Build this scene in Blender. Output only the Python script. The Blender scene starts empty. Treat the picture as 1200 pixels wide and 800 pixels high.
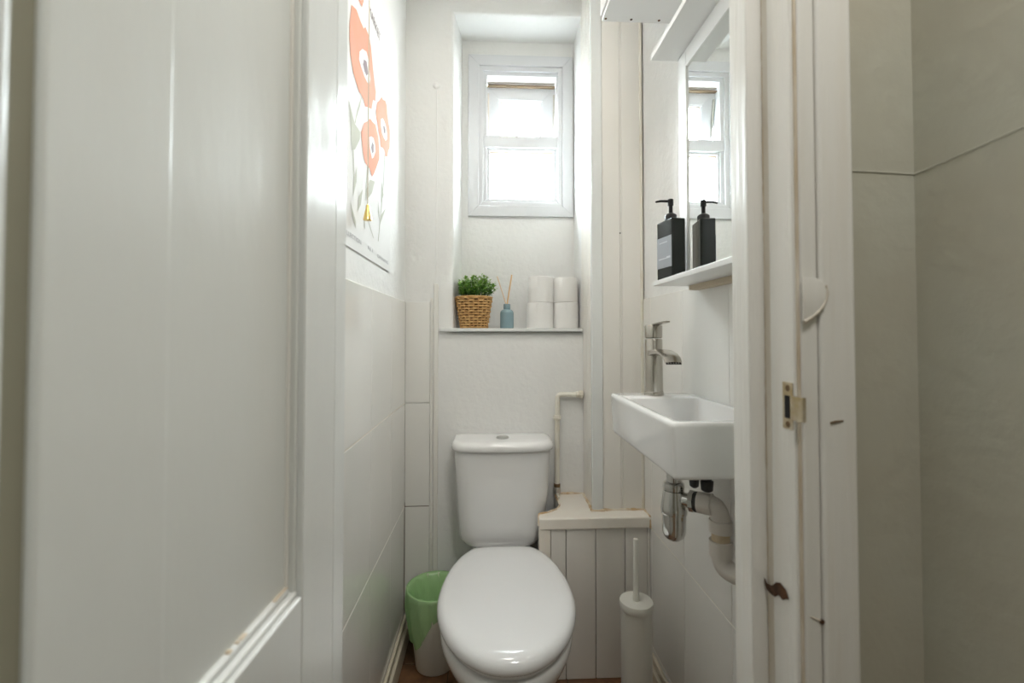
import bpy, bmesh, math, random
from mathutils import Vector, Matrix
random.seed(7)
S = bpy.context.scene
COL = S.collection
R = math.radians
PI = math.pi

# ------------------------------------------------------------------ camera
cam_d = bpy.data.cameras.new('camera'); cam = bpy.data.objects.new('camera', cam_d); COL.objects.link(cam)
cam.location = (0, 0, 1.15)
cam.rotation_euler = (R(90 + 1.3), 0, R(-2.79))
cam_d.sensor_width = 36; cam_d.lens = 533.0 / 1200 * 36
cam_d.shift_y = -0.01675
cam_d.clip_start = 0.02
cam_d.dof.use_dof = True; cam_d.dof.focus_distance = 1.5; cam_d.dof.aperture_fstop = 3.6
S.camera = cam
# ------------------------------------------------------------------ light
w = bpy.data.worlds.new('overcast_sky'); S.world = w; w.use_nodes = True
bg = w.node_tree.nodes['Background']; bg.inputs[0].default_value = (0.90, 0.975, 1.0, 1); bg.inputs[1].default_value = 25.0
def area(name, loc, rot, sx, sy, power, col, portal=False):
    d = bpy.data.lights.new(name, 'AREA'); d.shape = 'RECTANGLE'; d.size = sx; d.size_y = sy; d.energy = power; d.color = col
    if portal: d.cycles.is_portal = True
    o = bpy.data.objects.new(name, d); COL.objects.link(o); o.location = loc; o.rotation_euler = rot
    return o
area('window_portal', (0.1375, 2.10, 1.99), (R(-90), 0, 0), 0.36, 0.62, 1, (1, 1, 1), True)
area('hall_fill', (0.32, -0.05, 2.39), (0, 0, 0), 0.30, 0.30, 3.5, (1.0, 0.975, 0.93))  # unseen fill lamp, added to brighten the door and hall
area('toilet_fill', (0.06, 0.95, 2.475), (0, 0, 0), 0.26, 0.26, 2.0, (1.0, 0.95, 0.87))  # unseen fill lamp, added to lift the room beyond its window light
S.view_settings.view_transform = 'Standard'; S.view_settings.look = 'None'
S.view_settings.exposure = 1.42; S.view_settings.gamma = 1.0; S.view_settings.use_curve_mapping = False

# ------------------------------------------------------------------ materials
def mat(name, col, rough=0.5, metal=0.0, bump=0.0, bscale=40.0, var=0.0, vscale=6.0, col2=None, spec=0.5, coat=0.0, stretch=None, trans=0.0, sss=0.0, detail=4.0, lo=0.35, hi=0.65):
    m = bpy.data.materials.new(name); m.use_nodes = True
    nt = m.node_tree; b = nt.nodes['Principled BSDF']
    b.inputs['Base Color'].default_value = (*col, 1); b.inputs['Roughness'].default_value = rough
    b.inputs['Metallic'].default_value = metal; b.inputs['Specular IOR Level'].default_value = spec
    b.inputs['Coat Weight'].default_value = coat; b.inputs['Coat Roughness'].default_value = 0.08
    b.inputs['Transmission Weight'].default_value = trans
    tc = nt.nodes.new('ShaderNodeTexCoord'); mp = nt.nodes.new('ShaderNodeMapping')
    nt.links.new(tc.outputs['Object'], mp.inputs['Vector'])
    if stretch: mp.inputs['Scale'].default_value = stretch
    c2 = col2 if col2 else tuple(c * 0.82 for c in col)
    n = nt.nodes.new('ShaderNodeTexNoise'); n.inputs['Scale'].default_value = vscale; n.inputs['Detail'].default_value = detail
    nt.links.new(mp.outputs[0], n.inputs['Vector'])
    rp = nt.nodes.new('ShaderNodeMapRange'); rp.inputs[1].default_value = lo; rp.inputs[2].default_value = hi
    rp.inputs[3].default_value = 0; rp.inputs[4].default_value = var if var else 0.08
    nt.links.new(n.outputs[0], rp.inputs[0])
    mx = nt.nodes.new('ShaderNodeMix'); mx.data_type = 'RGBA'
    mx.inputs[6].default_value = (*col, 1); mx.inputs[7].default_value = (*c2, 1)
    nt.links.new(rp.outputs[0], mx.inputs[0]); nt.links.new(mx.outputs[2], b.inputs['Base Color'])
    if bump:
        n2 = nt.nodes.new('ShaderNodeTexNoise'); n2.inputs['Scale'].default_value = bscale; n2.inputs['Detail'].default_value = 6
        nt.links.new(mp.outputs[0], n2.inputs['Vector'])
        bp = nt.nodes.new('ShaderNodeBump'); bp.inputs['Strength'].default_value = bump; bp.inputs['Distance'].default_value = 0.004
        nt.links.new(n2.outputs[0], bp.inputs['Height']); nt.links.new(bp.outputs[0], b.inputs['Normal'])
    return m
def thin_mat(name, col, transp, rough=0.4, translucent=0.5):
    m = bpy.data.materials.new(name); m.use_nodes = True; nt = m.node_tree; nt.nodes.clear()
    out = nt.nodes.new('ShaderNodeOutputMaterial')
    d = nt.nodes.new('ShaderNodeBsdfDiffuse'); d.inputs[0].default_value = (*col, 1)
    t = nt.nodes.new('ShaderNodeBsdfTranslucent'); t.inputs[0].default_value = (*col, 1)
    g = nt.nodes.new('ShaderNodeBsdfGlossy'); g.inputs[0].default_value = (1, 1, 1, 1); g.inputs['Roughness'].default_value = rough
    tr = nt.nodes.new('ShaderNodeBsdfTransparent'); tr.inputs[0].default_value = (*[0.5 + 0.5 * c for c in col], 1)
    n = nt.nodes.new('ShaderNodeTexNoise'); n.inputs['Scale'].default_value = 30
    tc = nt.nodes.new('ShaderNodeTexCoord'); nt.links.new(tc.outputs['Object'], n.inputs['Vector'])
    bp = nt.nodes.new('ShaderNodeBump'); bp.inputs['Strength'].default_value = 0.3; bp.inputs['Distance'].default_value = 0.004
    nt.links.new(n.outputs[0], bp.inputs['Height']); nt.links.new(bp.outputs[0], d.inputs['Normal']); nt.links.new(bp.outputs[0], g.inputs['Normal'])
    m1 = nt.nodes.new('ShaderNodeMixShader'); m1.inputs[0].default_value = translucent
    nt.links.new(d.outputs[0], m1.inputs[1]); nt.links.new(t.outputs[0], m1.inputs[2])
    m2 = nt.nodes.new('ShaderNodeMixShader'); m2.inputs[0].default_value = transp
    nt.links.new(m1.outputs[0], m2.inputs[1]); nt.links.new(tr.outputs[0], m2.inputs[2])
    m3 = nt.nodes.new('ShaderNodeMixShader'); m3.inputs[0].default_value = 0.06
    nt.links.new(m2.outputs[0], m3.inputs[1]); nt.links.new(g.outputs[0], m3.inputs[2])
    nt.links.new(m3.outputs[0], out.inputs[0])
    return m
M = {}
M['paint'] = mat('white wall paint', (0.83, 0.83, 0.82), 0.55, bump=0.35, bscale=55, var=0.12, vscale=5)
M['rough_paint'] = mat('bumpy white wall paint', (0.85, 0.85, 0.835), 0.75, bump=0.6, bscale=45, var=0.1, spec=0.25)
M['hall_paint'] = mat('hallway cream paint', (0.52, 0.515, 0.435), 0.6, bump=0.4, bscale=35, var=0.55, vscale=5, col2=(0.46, 0.42, 0.33))
M['seam_paint'] = mat('raised paper seam paint', (0.58, 0.57, 0.50), 0.6, var=0.4, vscale=30)
M['gloss'] = mat('white gloss woodwork paint', (0.80, 0.815, 0.80), 0.22, bump=0.22, bscale=14, var=0.12, vscale=4, stretch=(3, 3, 0.5))
M['panel_gloss'] = mat('white door panel paint', (0.77, 0.785, 0.76), 0.28, bump=0.22, bscale=18, var=0.15, vscale=3, stretch=(2, 2, 0.6))
M['jamb'] = mat('aged white jamb paint', (0.83, 0.815, 0.775), 0.35, bump=0.3, bscale=25, var=0.35, vscale=9, col2=(0.72, 0.65, 0.54), stretch=(5, 5, 0.35), lo=0.5, hi=0.8)
M['mottle'] = mat('brownish mottled paint', (0.62, 0.55, 0.45), 0.6, bump=0.4, bscale=40, var=1.0, vscale=12, col2=(0.78, 0.74, 0.67), stretch=(1, 1, 0.3))
M['gap_shade'] = mat('dark olive gap shade', (0.30, 0.285, 0.215), 0.7, bump=0.3, bscale=30, var=0.5, vscale=8, stretch=(1, 1, 0.2))  # olive tone carries the shade of the door gap
M['dirt'] = mat('brown grime in the joint', (0.55, 0.45, 0.32), 0.8, var=1.0, vscale=22, col2=(0.76, 0.70, 0.60), stretch=(1, 1, 0.4))
M['board'] = mat('satin white board paint', (0.86, 0.835, 0.785), 0.35, bump=0.12, bscale=20, var=0.2, vscale=3, col2=(0.80, 0.75, 0.66), stretch=(1, 1, 0.4))
M['ledge'] = mat('yellowed cream ledge paint', (0.87, 0.825, 0.75), 0.35, bump=0.15, bscale=25, var=0.45, vscale=8, col2=(0.78, 0.68, 0.55), lo=0.45, hi=0.75)
M['seal'] = mat('stained sealant', (0.58, 0.40, 0.22), 0.6, bump=0.5, bscale=80, var=1.0, vscale=18, col2=(0.82, 0.74, 0.62), lo=0.4, hi=0.6)
M['tile'] = mat('white glazed wall tile', (0.86, 0.85, 0.815), 0.08, bump=0.03, bscale=6, var=0.12, vscale=2)
M['grout'] = mat('cream grout', (0.86, 0.83, 0.76), 0.8, var=0.6, vscale=5, col2=(0.72, 0.64, 0.52))
M['skirt'] = mat('cream skirting paint', (0.74, 0.68, 0.55), 0.4, bump=0.2, var=0.3, vscale=8)
M['floor'] = mat('brown stone floor tile', (0.23, 0.115, 0.055), 0.35, bump=0.25, bscale=30, var=0.8, vscale=14, col2=(0.10, 0.05, 0.025))
M['floor_grout'] = mat('dark floor grout', (0.10, 0.07, 0.05), 0.9)
M['ground_blocker'] = mat('dark asphalt', (0.05, 0.05, 0.052), 0.9)
M['hall_floor'] = mat('hall timber floor', (0.28, 0.19, 0.12), 0.5, stretch=(1, 8, 1), var=0.5)
M['ceramic'] = mat('white glazed ceramic', (0.86, 0.86, 0.855), 0.06, coat=0.4, var=0.02)
M['plastic'] = mat('white toilet seat plastic', (0.86, 0.87, 0.88), 0.10, coat=0.3, var=0.02)
M['chrome'] = mat('polished chrome', (0.62, 0.62, 0.60), 0.10, 1.0)
M['nickel'] = mat('brushed nickel', (0.50, 0.47, 0.42), 0.24, 1.0, bump=0.05, bscale=90, stretch=(1, 1, 0.1))
M['upvc'] = mat('white window plastic', (0.70, 0.71, 0.73), 0.35, var=0.03)
M['gasket'] = mat('brown gasket', (0.20, 0.14, 0.08), 0.6)
M['hinge'] = mat('window hinge steel', (0.55, 0.52, 0.48), 0.35, 0.9)
M['glass'] = thin_mat('window glass', (0.95, 0.99, 1.0), 0.93, 0.05, 0.7)
M['mirror'] = mat('mirror silver', (0.90, 0.92, 0.91), 0.01, 1.0)
M['white_lam'] = mat('white shelf laminate', (0.84, 0.84, 0.83), 0.3, var=0.04)
M['lam_edge'] = mat('raw beige board edge', (0.62, 0.53, 0.40), 0.7, var=0.3)
M['black_glass'] = mat('glossy black bottle', (0.012, 0.014, 0.013), 0.07, spec=0.35)
M['black_plastic'] = mat('black pump plastic', (0.015, 0.015, 0.016), 0.35, spec=0.3)
M['label'] = mat('grey bottle label', (0.34, 0.36, 0.40), 0.35, var=0.25, vscale=12)
M['label_print'] = mat('pale label print', (0.62, 0.65, 0.68), 0.5)
M['pvc'] = mat('grey-white waste plastic', (0.70, 0.66, 0.61), 0.35, var=0.2, vscale=12, col2=(0.60, 0.54, 0.47))
M['pvc_old'] = mat('stained waste pipe', (0.66, 0.56, 0.42), 0.5, var=0.9, vscale=22, col2=(0.50, 0.36, 0.20))
M['rubber'] = mat('black rubber', (0.03, 0.03, 0.03), 0.5)
M['brush'] = mat('cream white brush plastic', (0.80, 0.79, 0.73), 0.3, var=0.05)
M['bin'] = mat('white bin plastic', (0.78, 0.75, 0.69), 0.35, var=0.08)
M['liner'] = thin_mat('green bin liner film', (0.66, 0.97, 0.56), 0.50, 0.3, 0.6)
M['wicker'] = mat('woven straw', (0.70, 0.43, 0.17), 0.6, bump=0.3, bscale=120, var=0.7, vscale=60, col2=(0.55, 0.29, 0.10))
M['wicker_dark'] = mat('dark basket inside', (0.10, 0.055, 0.02), 0.9)
M['soil'] = mat('dark potting soil', (0.03, 0.025, 0.02), 0.9)
M['leaf'] = mat('small green leaves', (0.16, 0.38, 0.05), 0.45, var=1.0, vscale=45, col2=(0.30, 0.50, 0.10))
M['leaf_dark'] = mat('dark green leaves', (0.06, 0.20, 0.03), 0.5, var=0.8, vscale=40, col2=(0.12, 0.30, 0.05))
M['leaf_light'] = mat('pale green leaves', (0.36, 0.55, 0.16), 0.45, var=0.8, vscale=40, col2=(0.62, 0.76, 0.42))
M['blue_glass'] = mat('blue grey bottle', (0.22, 0.33, 0.37), 0.12, coat=0.3, var=0.25, vscale=25, col2=(0.30, 0.42, 0.46))
M['reed'] = mat('pale wooden reed', (0.80, 0.52, 0.26), 0.6, var=0.3)
M['paper'] = mat('white toilet paper', (0.86, 0.85, 0.83), 0.85, bump=0.25, bscale=90)
M['card'] = mat('cardboard core', (0.55, 0.42, 0.28), 0.9)
M['poster'] = mat('poster paper', (0.82, 0.82, 0.81), 0.8, bump=0.06, bscale=6, spec=0.15)
M['coral'] = mat('coral printed ink', (0.79, 0.37, 0.26), 0.8, var=0.9, vscale=7, col2=(0.79, 0.42, 0.33), spec=0.15)
M['ink_leaf'] = mat('grey green printed ink', (0.55, 0.56, 0.49), 0.8, spec=0.15)
M['ink_dark'] = mat('mauve grey printed ink', (0.34, 0.29, 0.31), 0.8, spec=0.15)
M['ink_white'] = mat('white printed ink', (0.82, 0.82, 0.81), 0.8, spec=0.15)
M['ink_grey'] = mat('grey printed lettering', (0.42, 0.42, 0.44), 0.8, spec=0.15)
M['brass'] = mat('brass', (0.78, 0.56, 0.20), 0.25, 1.0, var=0.2, vscale=30)
M['cord'] = mat('beige pull cord', (0.62, 0.56, 0.46), 0.8)
M['old_brass'] = mat('worn brass plate', (0.48, 0.38, 0.22), 0.4, 0.75, bump=0.3, bscale=80, var=0.9, vscale=30, col2=(0.75, 0.70, 0.60))
M['rust'] = mat('rusty brown wood', (0.14, 0.06, 0.025), 0.9, bump=0.6, bscale=120, var=0.8, vscale=45, col2=(0.03, 0.015, 0.008))
M['dark'] = mat('dark mortise', (0.012, 0.012, 0.014), 0.9)
M['screw'] = mat('rusty screw head', (0.16, 0.10, 0.05), 0.6, 0.4)
M['pipe_paint'] = mat('yellowed painted pipe', (0.82, 0.79, 0.70), 0.35, var=0.6, vscale=14, col2=(0.70, 0.60, 0.44), lo=0.5, hi=0.75)

# ------------------------------------------------------------------ builders
ORG = {}
def org(o):
    return ORG[o.name] if o is not None else Vector((0, 0, 0))
def tag(o, label=None, cat=None, group=None, kind=None):
    if label: o['label'] = label
    if cat: o['category'] = cat
    if group: o['group'] = group
    if kind: o['kind'] = kind
    return o
def thing(name, label, cat, base, group=None, kind=None):
    o = bpy.data.objects.new(name, None); COL.objects.link(o); o.location = base; o.empty_display_size = 0.03
    ORG[o.name] = Vector(base)
    return tag(o, label, cat, group, kind)
def link_mesh(name, me, m, parent, base=None, smooth=False):
    if m is not None and not me.materials: me.materials.append(M[m])
    o = bpy.data.objects.new(name, me); COL.objects.link(o)
    if parent is not None:
        o.parent = parent; ORG[o.name] = org(parent).copy()
    else:
        ORG[o.name] = Vector(base) if base is not None else Vector((0, 0, 0)); o.location = ORG[o.name]
    if smooth:
        for p in me.polygons: p.use_smooth = True
    return o
def from_bm(name, bm, m, parent=None, base=None, smooth=False, sharp=None):
    """bm holds world coordinates."""
    if base is None and parent is None:
        xs = [v.co for v in bm.verts]
        base = (sum(v.x for v in xs) / len(xs), sum(v.y for v in xs) / len(xs), min(v.z for v in xs))
    og = org(parent) if parent is not None else Vector(base)
    bmesh.ops.translate(bm, verts=bm.verts, vec=-og)
    bmesh.ops.recalc_face_normals(bm, faces=bm.faces)
    me = bpy.data.meshes.new(name); bm.to_mesh(me); bm.free()
    o = link_mesh(name, me, m, parent, base, smooth)
    if smooth and sharp:
        me.set_sharp_from_angle(angle=R(sharp))
    return o
def bbox(bm, x0, x1, y0, y1, z0, z1, bev=0.0, seg=2):
    r = bmesh.ops.create_cube(bm, size=1.0)
    for v in r['verts']:
        v.co = Vector(((x0 + x1) / 2 + v.co.x * (x1 - x0), (y0 + y1) / 2 + v.co.y * (y1 - y0), (z0 + z1) / 2 + v.co.z * (z1 - z0)))
    if bev:
        es = list({e for v in r['verts'] for e in v.link_edges})
        bmesh.ops.bevel(bm, geom=es, offset=bev, segments=seg, profile=0.5, affect='EDGES')
def box(name, x0, x1, y0, y1, z0, z1, m, parent=None, bev=0.0, base=None, seg=2):
    bm = bmesh.new(); bbox(bm, x0, x1, y0, y1, z0, z1, bev, seg)
    return wn(from_bm(name, bm, m, parent, base, smooth=bev > 0), bev)
def wn(o, on=True):
    if on:
        w_ = o.modifiers.new('weighted_normals', 'WEIGHTED_NORMAL'); w_.keep_sharp = True; w_.weight = 80
    return o
def bloft(bm, loops, cap0=True, cap1=True, closed=True):
    vs = [[bm.verts.new(p) for p in lp] for lp in loops]
    n = len(loops[0])
    for a, b in zip(vs[:-1], vs[1:]):
        for i in range(n if closed else n - 1):
            bm.faces.new((a[i], a[(i + 1) % n], b[(i + 1) % n], b[i]))
    if cap0: bm.faces.new(vs[0])
    if cap1: bm.faces.new(vs[-1])
    return vs
def loft(name, loops, m, parent=None, cap0=True, cap1=True, base=None, sharp=None, smooth=True):
    bm = bmesh.new(); bloft(bm, loops, cap0, cap1)
    return from_bm(name, bm, m, parent, base, smooth, sharp)
def circ(c, r, n=24, ux=Vector((1, 0, 0)), uy=Vector((0, 1, 0)), rot=0.0):
    c = Vector(c)
    return [c + ux * (r * math.cos(rot + 2 * PI * i / n)) + uy * (r * math.sin(rot + 2 * PI * i / n)) for i in range(n)]
def blathe(bm, prof, c, n=24, cap0=True, cap1=True):
    bloft(bm, [circ((c[0], c[1], c[2] + z), max(r, 1e-4), n) for r, z in prof], cap0, cap1)
def lathe(name, prof, c, m, parent=None, n=28, cap0=True, cap1=True, base=None, sharp=35):
    bm = bmesh.new(); blathe(bm, prof, c, n, cap0, cap1)
    return from_bm(name, bm, m, parent, base, True, sharp)
def btube(bm, pts, r, n=12, cap=True):
    pts = [Vector(p) for p in pts]; loops = []
    rs = r if isinstance(r, (list, tuple)) else [r] * len(pts)
    t0 = (pts[1] - pts[0]).normalized()
    ref = Vector((0, 0, 1)) if abs(t0.z) < 0.9 else Vector((1, 0, 0))
    u = (ref - t0 * ref.dot(t0)).normalized()
    for i, p in enumerate(pts):
        if i == 0: t = pts[1] - pts[0]
        elif i == len(pts) - 1: t = pts[-1] - pts[-2]
        else: t = (pts[i + 1] - pts[i]).normalized() + (pts[i] - pts[i - 1]).normalized()
        t.normalize(); u = (u - t * u.dot(t)).normalized(); v = t.cross(u)
        loops.append(circ(p, rs[i], n, u, v))
    bloft(bm, loops, cap, cap)
def tube(name, pts, r, m, parent=None, n=12, base=None, sharp=50):
    bm = bmesh.new(); btube(bm, pts, r, n)
    return from_bm(name, bm, m, parent, base, True, sharp)
def arc(p0, corner, p1, k=6):
    p0, c, p1 = Vector(p0), Vector(corner), Vector(p1)
    return [p0 * (1 - t) ** 2 + c * 2 * t * (1 - t) + p1 * t * t for t in [i / k for i in range(k + 1)]]
def rrect(hx, y0, y1, z, rad, cx=0.0, n=6, bow=0.0, radb=None):
    """rounded rectangle loop in plan; front is y0; bow pushes the front outward in its middle"""
    radb = rad if radb is None else radb
    pts = []
    for (sx, yy, rr, a0) in ((1, y0, rad, -90), (1, y1, radb, 0), (-1, y1, radb, 90), (-1, y0, rad, 180)):
        ccx = cx + sx * (hx - rr); ccy = yy + rr if yy == y0 else yy - rr
        for i in range(n + 1):
            a = R(a0 + 90 * i / n); pts.append(Vector((ccx + rr * math.cos(a), ccy + rr * math.sin(a), z)))
        if sx == -1 and yy == y0:
            x0_, x1_ = ccx, cx + hx - rad
            for i in range(1, 9): pts.append(Vector((x0_ + (x1_ - x0_) * i / 9, y0, z)))
        if sx == 1 and yy == y1:
            for i in range(1, 9): pts.append(Vector((cx + (hx - radb) * (1 - 2 * i / 9), y1, z)))
    if bow:
        for p in pts:
            if p.y < (y0 + y1) / 2: p.y -= bow * (1 - ((p.x - cx) / hx) ** 2)
    return pts
def prism(name, pts2, fn, depth_vec, m, parent=None, base=None):
    """pts2 -> fn gives 3D points; extruded by depth_vec"""
    bm = bmesh.new(); a = [Vector(fn(*p)) for p in pts2]; d = Vector(depth_vec)
    bloft(bm, [a, [p + d for p in a]])
    return from_bm(name, bm, m, parent, base)
def struct(o): o['kind'] = 'structure'; return o

# ================================================================== the room shell
XL, XR, YB, YR = -0.322, 0.543, 1.76, 1.94
ZC = 2.50
# --- floor with brown tiles
floor = struct(box('floor', XL - 0.06, XR + 0.06, 0.60, YB + 0.05, -0.05, -0.004, 'floor_grout'))
ft = None
for i in range(5):
    for j in range(6):
        x0 = -0.339 + i * 0.20; y0 = 0.632 + j * 0.20
        xa, xb = max(x0, XL + 0.003), min(x0 + 0.197, XR - 0.003); ya, yb = y0, min(y0 + 0.197, YB - 0.003)
        if xb - xa < 0.01 or yb - ya < 0.01: continue
        box('floor_tile', xa, xb, ya, yb, -0.008, 0.0, 'floor', floor, 0.0012, seg=1)
struct(box('floor_hall', -1.15, 0.62, -1.6, 0.60, -0.05, 0.0, 'hall_floor'))
struct(box('ceiling', -0.42, 0.62, 0.57, 2.05, ZC, ZC + 0.05, 'paint'))
struct(box('ceiling_hall', -1.15, 0.62, -1.65, 0.57, 2.42, 2.47, 'paint'))
# --- side walls and their tiles
ROWS = [(0.002, 0.1100), (0.1130, 0.4980), (0.5010, 0.8880), (0.8910, 1.2745)]
YJ = [1.76, 1.514, 1.262, 1.010, 0.758, 0.69]
wl = struct(box('wall_left', XL - 0.09, XL - 0.0045, 0.66, 2.02, -0.05, ZC, 'rough_paint'))
wr = struct(box('wall_right', XR + 0.0045, XR + 0.09, 0.66, 2.02, -0.05, ZC, 'rough_paint'))
box('grout_bed', XL - 0.0045, XL - 0.0012, 0.69, YB - 0.0005, 0.0, 1.275, 'grout', wl)
box('grout_bed', XR + 0.0012, XR + 0.0045, 0.69, YB - 0.0005, 0.0, 1.275, 'grout', wr)
for (z0, z1) in ROWS:
    for a, b in zip(YJ[1:], YJ[:-1]):
        t = box('tile', XL - 0.0045, XL, a + 0.0008, b - 0.0008, z0, z1, 'tile', wl, 0.0009, seg=1)
        t = box('tile', XR, XR + 0.0045, a + 0.0008, b - 0.0008, z0, z1, 'tile', wr, 0.0009, seg=1)
# --- back wall with the deep window recess
def ring_wall(name, x0, x1, z0, z1, hx0, hx1, hz0, hz1, y, depth, m, splay=0.0, bev=0.0):
    bm = bmesh.new()
    o = [bm.verts.new((x, y, z)) for x, z in ((x0, z0), (x1, z0), (x1, z1), (x0, z1))]
    h = [bm.verts.new((x, y, z)) for x, z in ((hx0, hz0), (hx1, hz0), (hx1, hz1), (hx0, hz1))]
    b = [bm.verts.new((x, y + depth, z)) for x, z in ((hx0 + splay, hz0), (hx1, hz0), (hx1, hz1), (hx0 + splay, hz1))]
    for i in range(4):
        j = (i + 1) % 4
        bm.faces.new((o[i], o[j], h[j], h[i])); bm.faces.new((h[i], h[j], b[j], b[i]))
    if bev:
        es = [e for e in bm.edges if e.verts[0] in h and e.verts[1] in h]
        bmesh.ops.bevel(bm, geom=es, offset=bev, segments=5, profile=0.5, affect='EDGES')
    return struct(from_bm(name, bm, m, smooth=bool(bev), sharp=60, base=((x0 + x1) / 2, y, z0)))
HX0, HX1, HZ0, HZ1 = -0.143, 0.362, 1.161, 2.416
wb = ring_wall('wall_back', XL - 0.02, XR + 0.02, -0.05, ZC + 0.02, HX0, HX1, HZ0, HZ1, YB, YR - YB + 0.005, 'rough_paint', 0.024, 0.026)
wrec = ring_wall('wall_recess', HX0 - 0.05, HX1 + 0.05, 1.10, 2.47, -0.05, 0.313, 1.70, 2.308, YR, 0.14, 'rough_paint')
for (z0, z1) in ROWS:
    box('tile', XL + 0.0005, -0.229, YB - 0.005, YB + 0.004, z0, z1, 'tile', wb, 0.0009, seg=1)
box('mould_line', XL + 0.001, -0.230, YB - 0.0035, YB - 0.001, 0.4981, 0.5009, 'rust', wb)
box('mould_line', XL + 0.0002, XL + 0.0018, YB - 0.0068, YB - 0.0052, 0.10, 0.515, 'rust', wb)
bm = bmesh.new()                                            # rough sealant strip beside the tiles
n = 60
for i in range(n):
    z = 0.02 + (1.29 - 0.02) * i / n
    wv = 0.008 + 0.005 * random.random()
    bbox(bm, -0.228 + 0.002 * random.random(), -0.228 + wv, YB - 0.004 - 0.003 * random.random(), YB + 0.002, z, z + 1.27 / n)
from_bm('sealant_strip', bm, 'jamb', wb)
box('edge_board', -0.215, -0.1975, YB - 0.007, YB + 0.002, 0.0, 1.345, 'jamb', wb, 0.002)
tube('painted_cable', [(-0.207, YB + 0.0015, 2.10), (-0.205, YB + 0.0015, 1.9), (-0.207, YB + 0.002, 1.6), (-0.206, YB + 0.002, 1.345)], 0.0032, 'rough_paint', wb)
bm = bmesh.new(); bloft(bm, [circ((-0.209, YB - d, 2.118), r, 16, Vector((1, 0, 0)), Vector((0, 0, 1))) for r, d in ((0.014, -0.001), (0.013, 0.002), (0.009, 0.005), (0.003, 0.006))])
from_bm('cable_clip', bm, 'rough_paint', wb, smooth=True)
# --- window ledge board
struct(box('trim_1', -0.1925, 0.3595, 1.742, 1.9395, 1.1615, 1.1745, 'gloss', None, 0.0025))

struct(box('ground', -150, 150, 2.2, 300, -0.6, -0.5, 'ground_blocker'))  # unseen dark ground, added to cut light reaching the sash from below

# ================================================================== window
win = struct(thing('window_1', 'small white plastic window with tilted top vent deep in recess', 'window', (0.1375, 1.94, 1.655)))
def ring(name, x0, x1, z0, z1, wd, y0, y1, m, parent, bev=0.003, mitre=True, wz=None):
    """mitred frame: four separate bars in one part"""
    bm = bmesh.new(); wz = wd if wz is None else wz
    o = [(x0, z0), (x1, z0), (x1, z1), (x0, z1)]; i_ = [(x0 + wd, z0 + wz), (x1 - wd, z0 + wz), (x1 - wd, z1 - wz), (x0 + wd, z1 - wz)]
    for k in range(4):
        j = (k + 1) % 4
        q = [o[k], o[j], i_[j], i_[k]]
        sub = bmesh.new()
        bloft(sub, [[Vector((x, y0, z)) for x, z in q], [Vector((x, y1, z)) for x, z in q]])
        bmesh.ops.recalc_face_normals(sub, faces=sub.faces)
        bmesh.ops.bevel(sub, geom=list(sub.edges), offset=min(bev, 0.0012), segments=1, affect='EDGES')
        me = bpy.data.meshes.new('tmp'); sub.to_mesh(me); sub.free(); bm.from_mesh(me); bpy.data.meshes.remove(me)
    return from_bm(name, bm, m, parent)
ring('cover_trim', -0.093, 0.357, 1.655, 2.352, 0.045, 1.928, 1.945, 'upvc', win)
fr = ring('frame', -0.049, 0.3125, 1.699, 2.307, 0.020, 1.936, 2.01, 'upvc', win)
ring('frame_lip', -0.030, 0.3045, 1.717, 2.289, 0.017, 1.946, 2.01, 'upvc', win)
box('transom', -0.030, 0.3045, 1.943, 2.01, 1.957, 2.009, 'upvc', win, 0.004)
ring('glazing_bead', -0.014, 0.289, 1.721 - 0.003, 1.958, 0.012, 1.953, 2.0, 'upvc', win)
ring('gasket', -0.003, 0.278, 1.729, 1.947, 0.0025, 1.962, 1.985, 'gasket', win)
box('pane', -0.002, 0.277, 1.970, 1.976, 1.730, 1.946, 'glass', win)
# tilted vent: hinged at its top, bottom swung outward
hz, hy, ang = 2.252, 1.990, R(9)
def rot_sash(o):
    me = o.data
    for v in me.vertices:
        p = v.co + ORG[o.name]; dy, dz = p.y - hy, p.z - hz
        v.co = Vector((p.x, hy + dy * math.cos(ang) - dz * math.sin(ang), hz + dy * math.sin(ang) + dz * math.cos(ang))) - ORG[o.name]
    return o
sash = rot_sash(ring('vent_sash', -0.016, 0.290, 1.975, 2.250, 0.058, 1.990, 2.03, 'upvc', win))
rot_sash(ring('vent_bead', 0.038, 0.236, 2.029, 2.196, 0.010, 1.993, 2.022, 'upvc', sash))
rot_sash(ring('vent_gasket', 0.0475, 0.2265, 2.0385, 2.1865, 0.002, 1.998, 2.018, 'gasket', sash))
rot_sash(box('vent_pane', 0.0485, 0.2255, 2.004, 2.010, 2.0395, 2.1855, 'glass', sash))
box('top_gasket', -0.012, 0.286, 1.965, 1.985, 2.2385, 2.2435, 'gasket', win, 0.001)
box('top_rail', -0.012, 0.286, 1.968, 1.990, 2.253, 2.2585, 'hinge', win, 0.001)
for xs in (-0.010, 0.280):
    rot_sash(box('hinge', xs, xs + 0.006, 1.978, 1.9895, 2.05, 2.215, 'hinge', sash))
tube('stay_bar', [(0.118, 1.975, 2.0), (0.118, 2.005, 2.02), (0.118, 2.016, 2.085)], 0.004, 'hinge', win)

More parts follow.
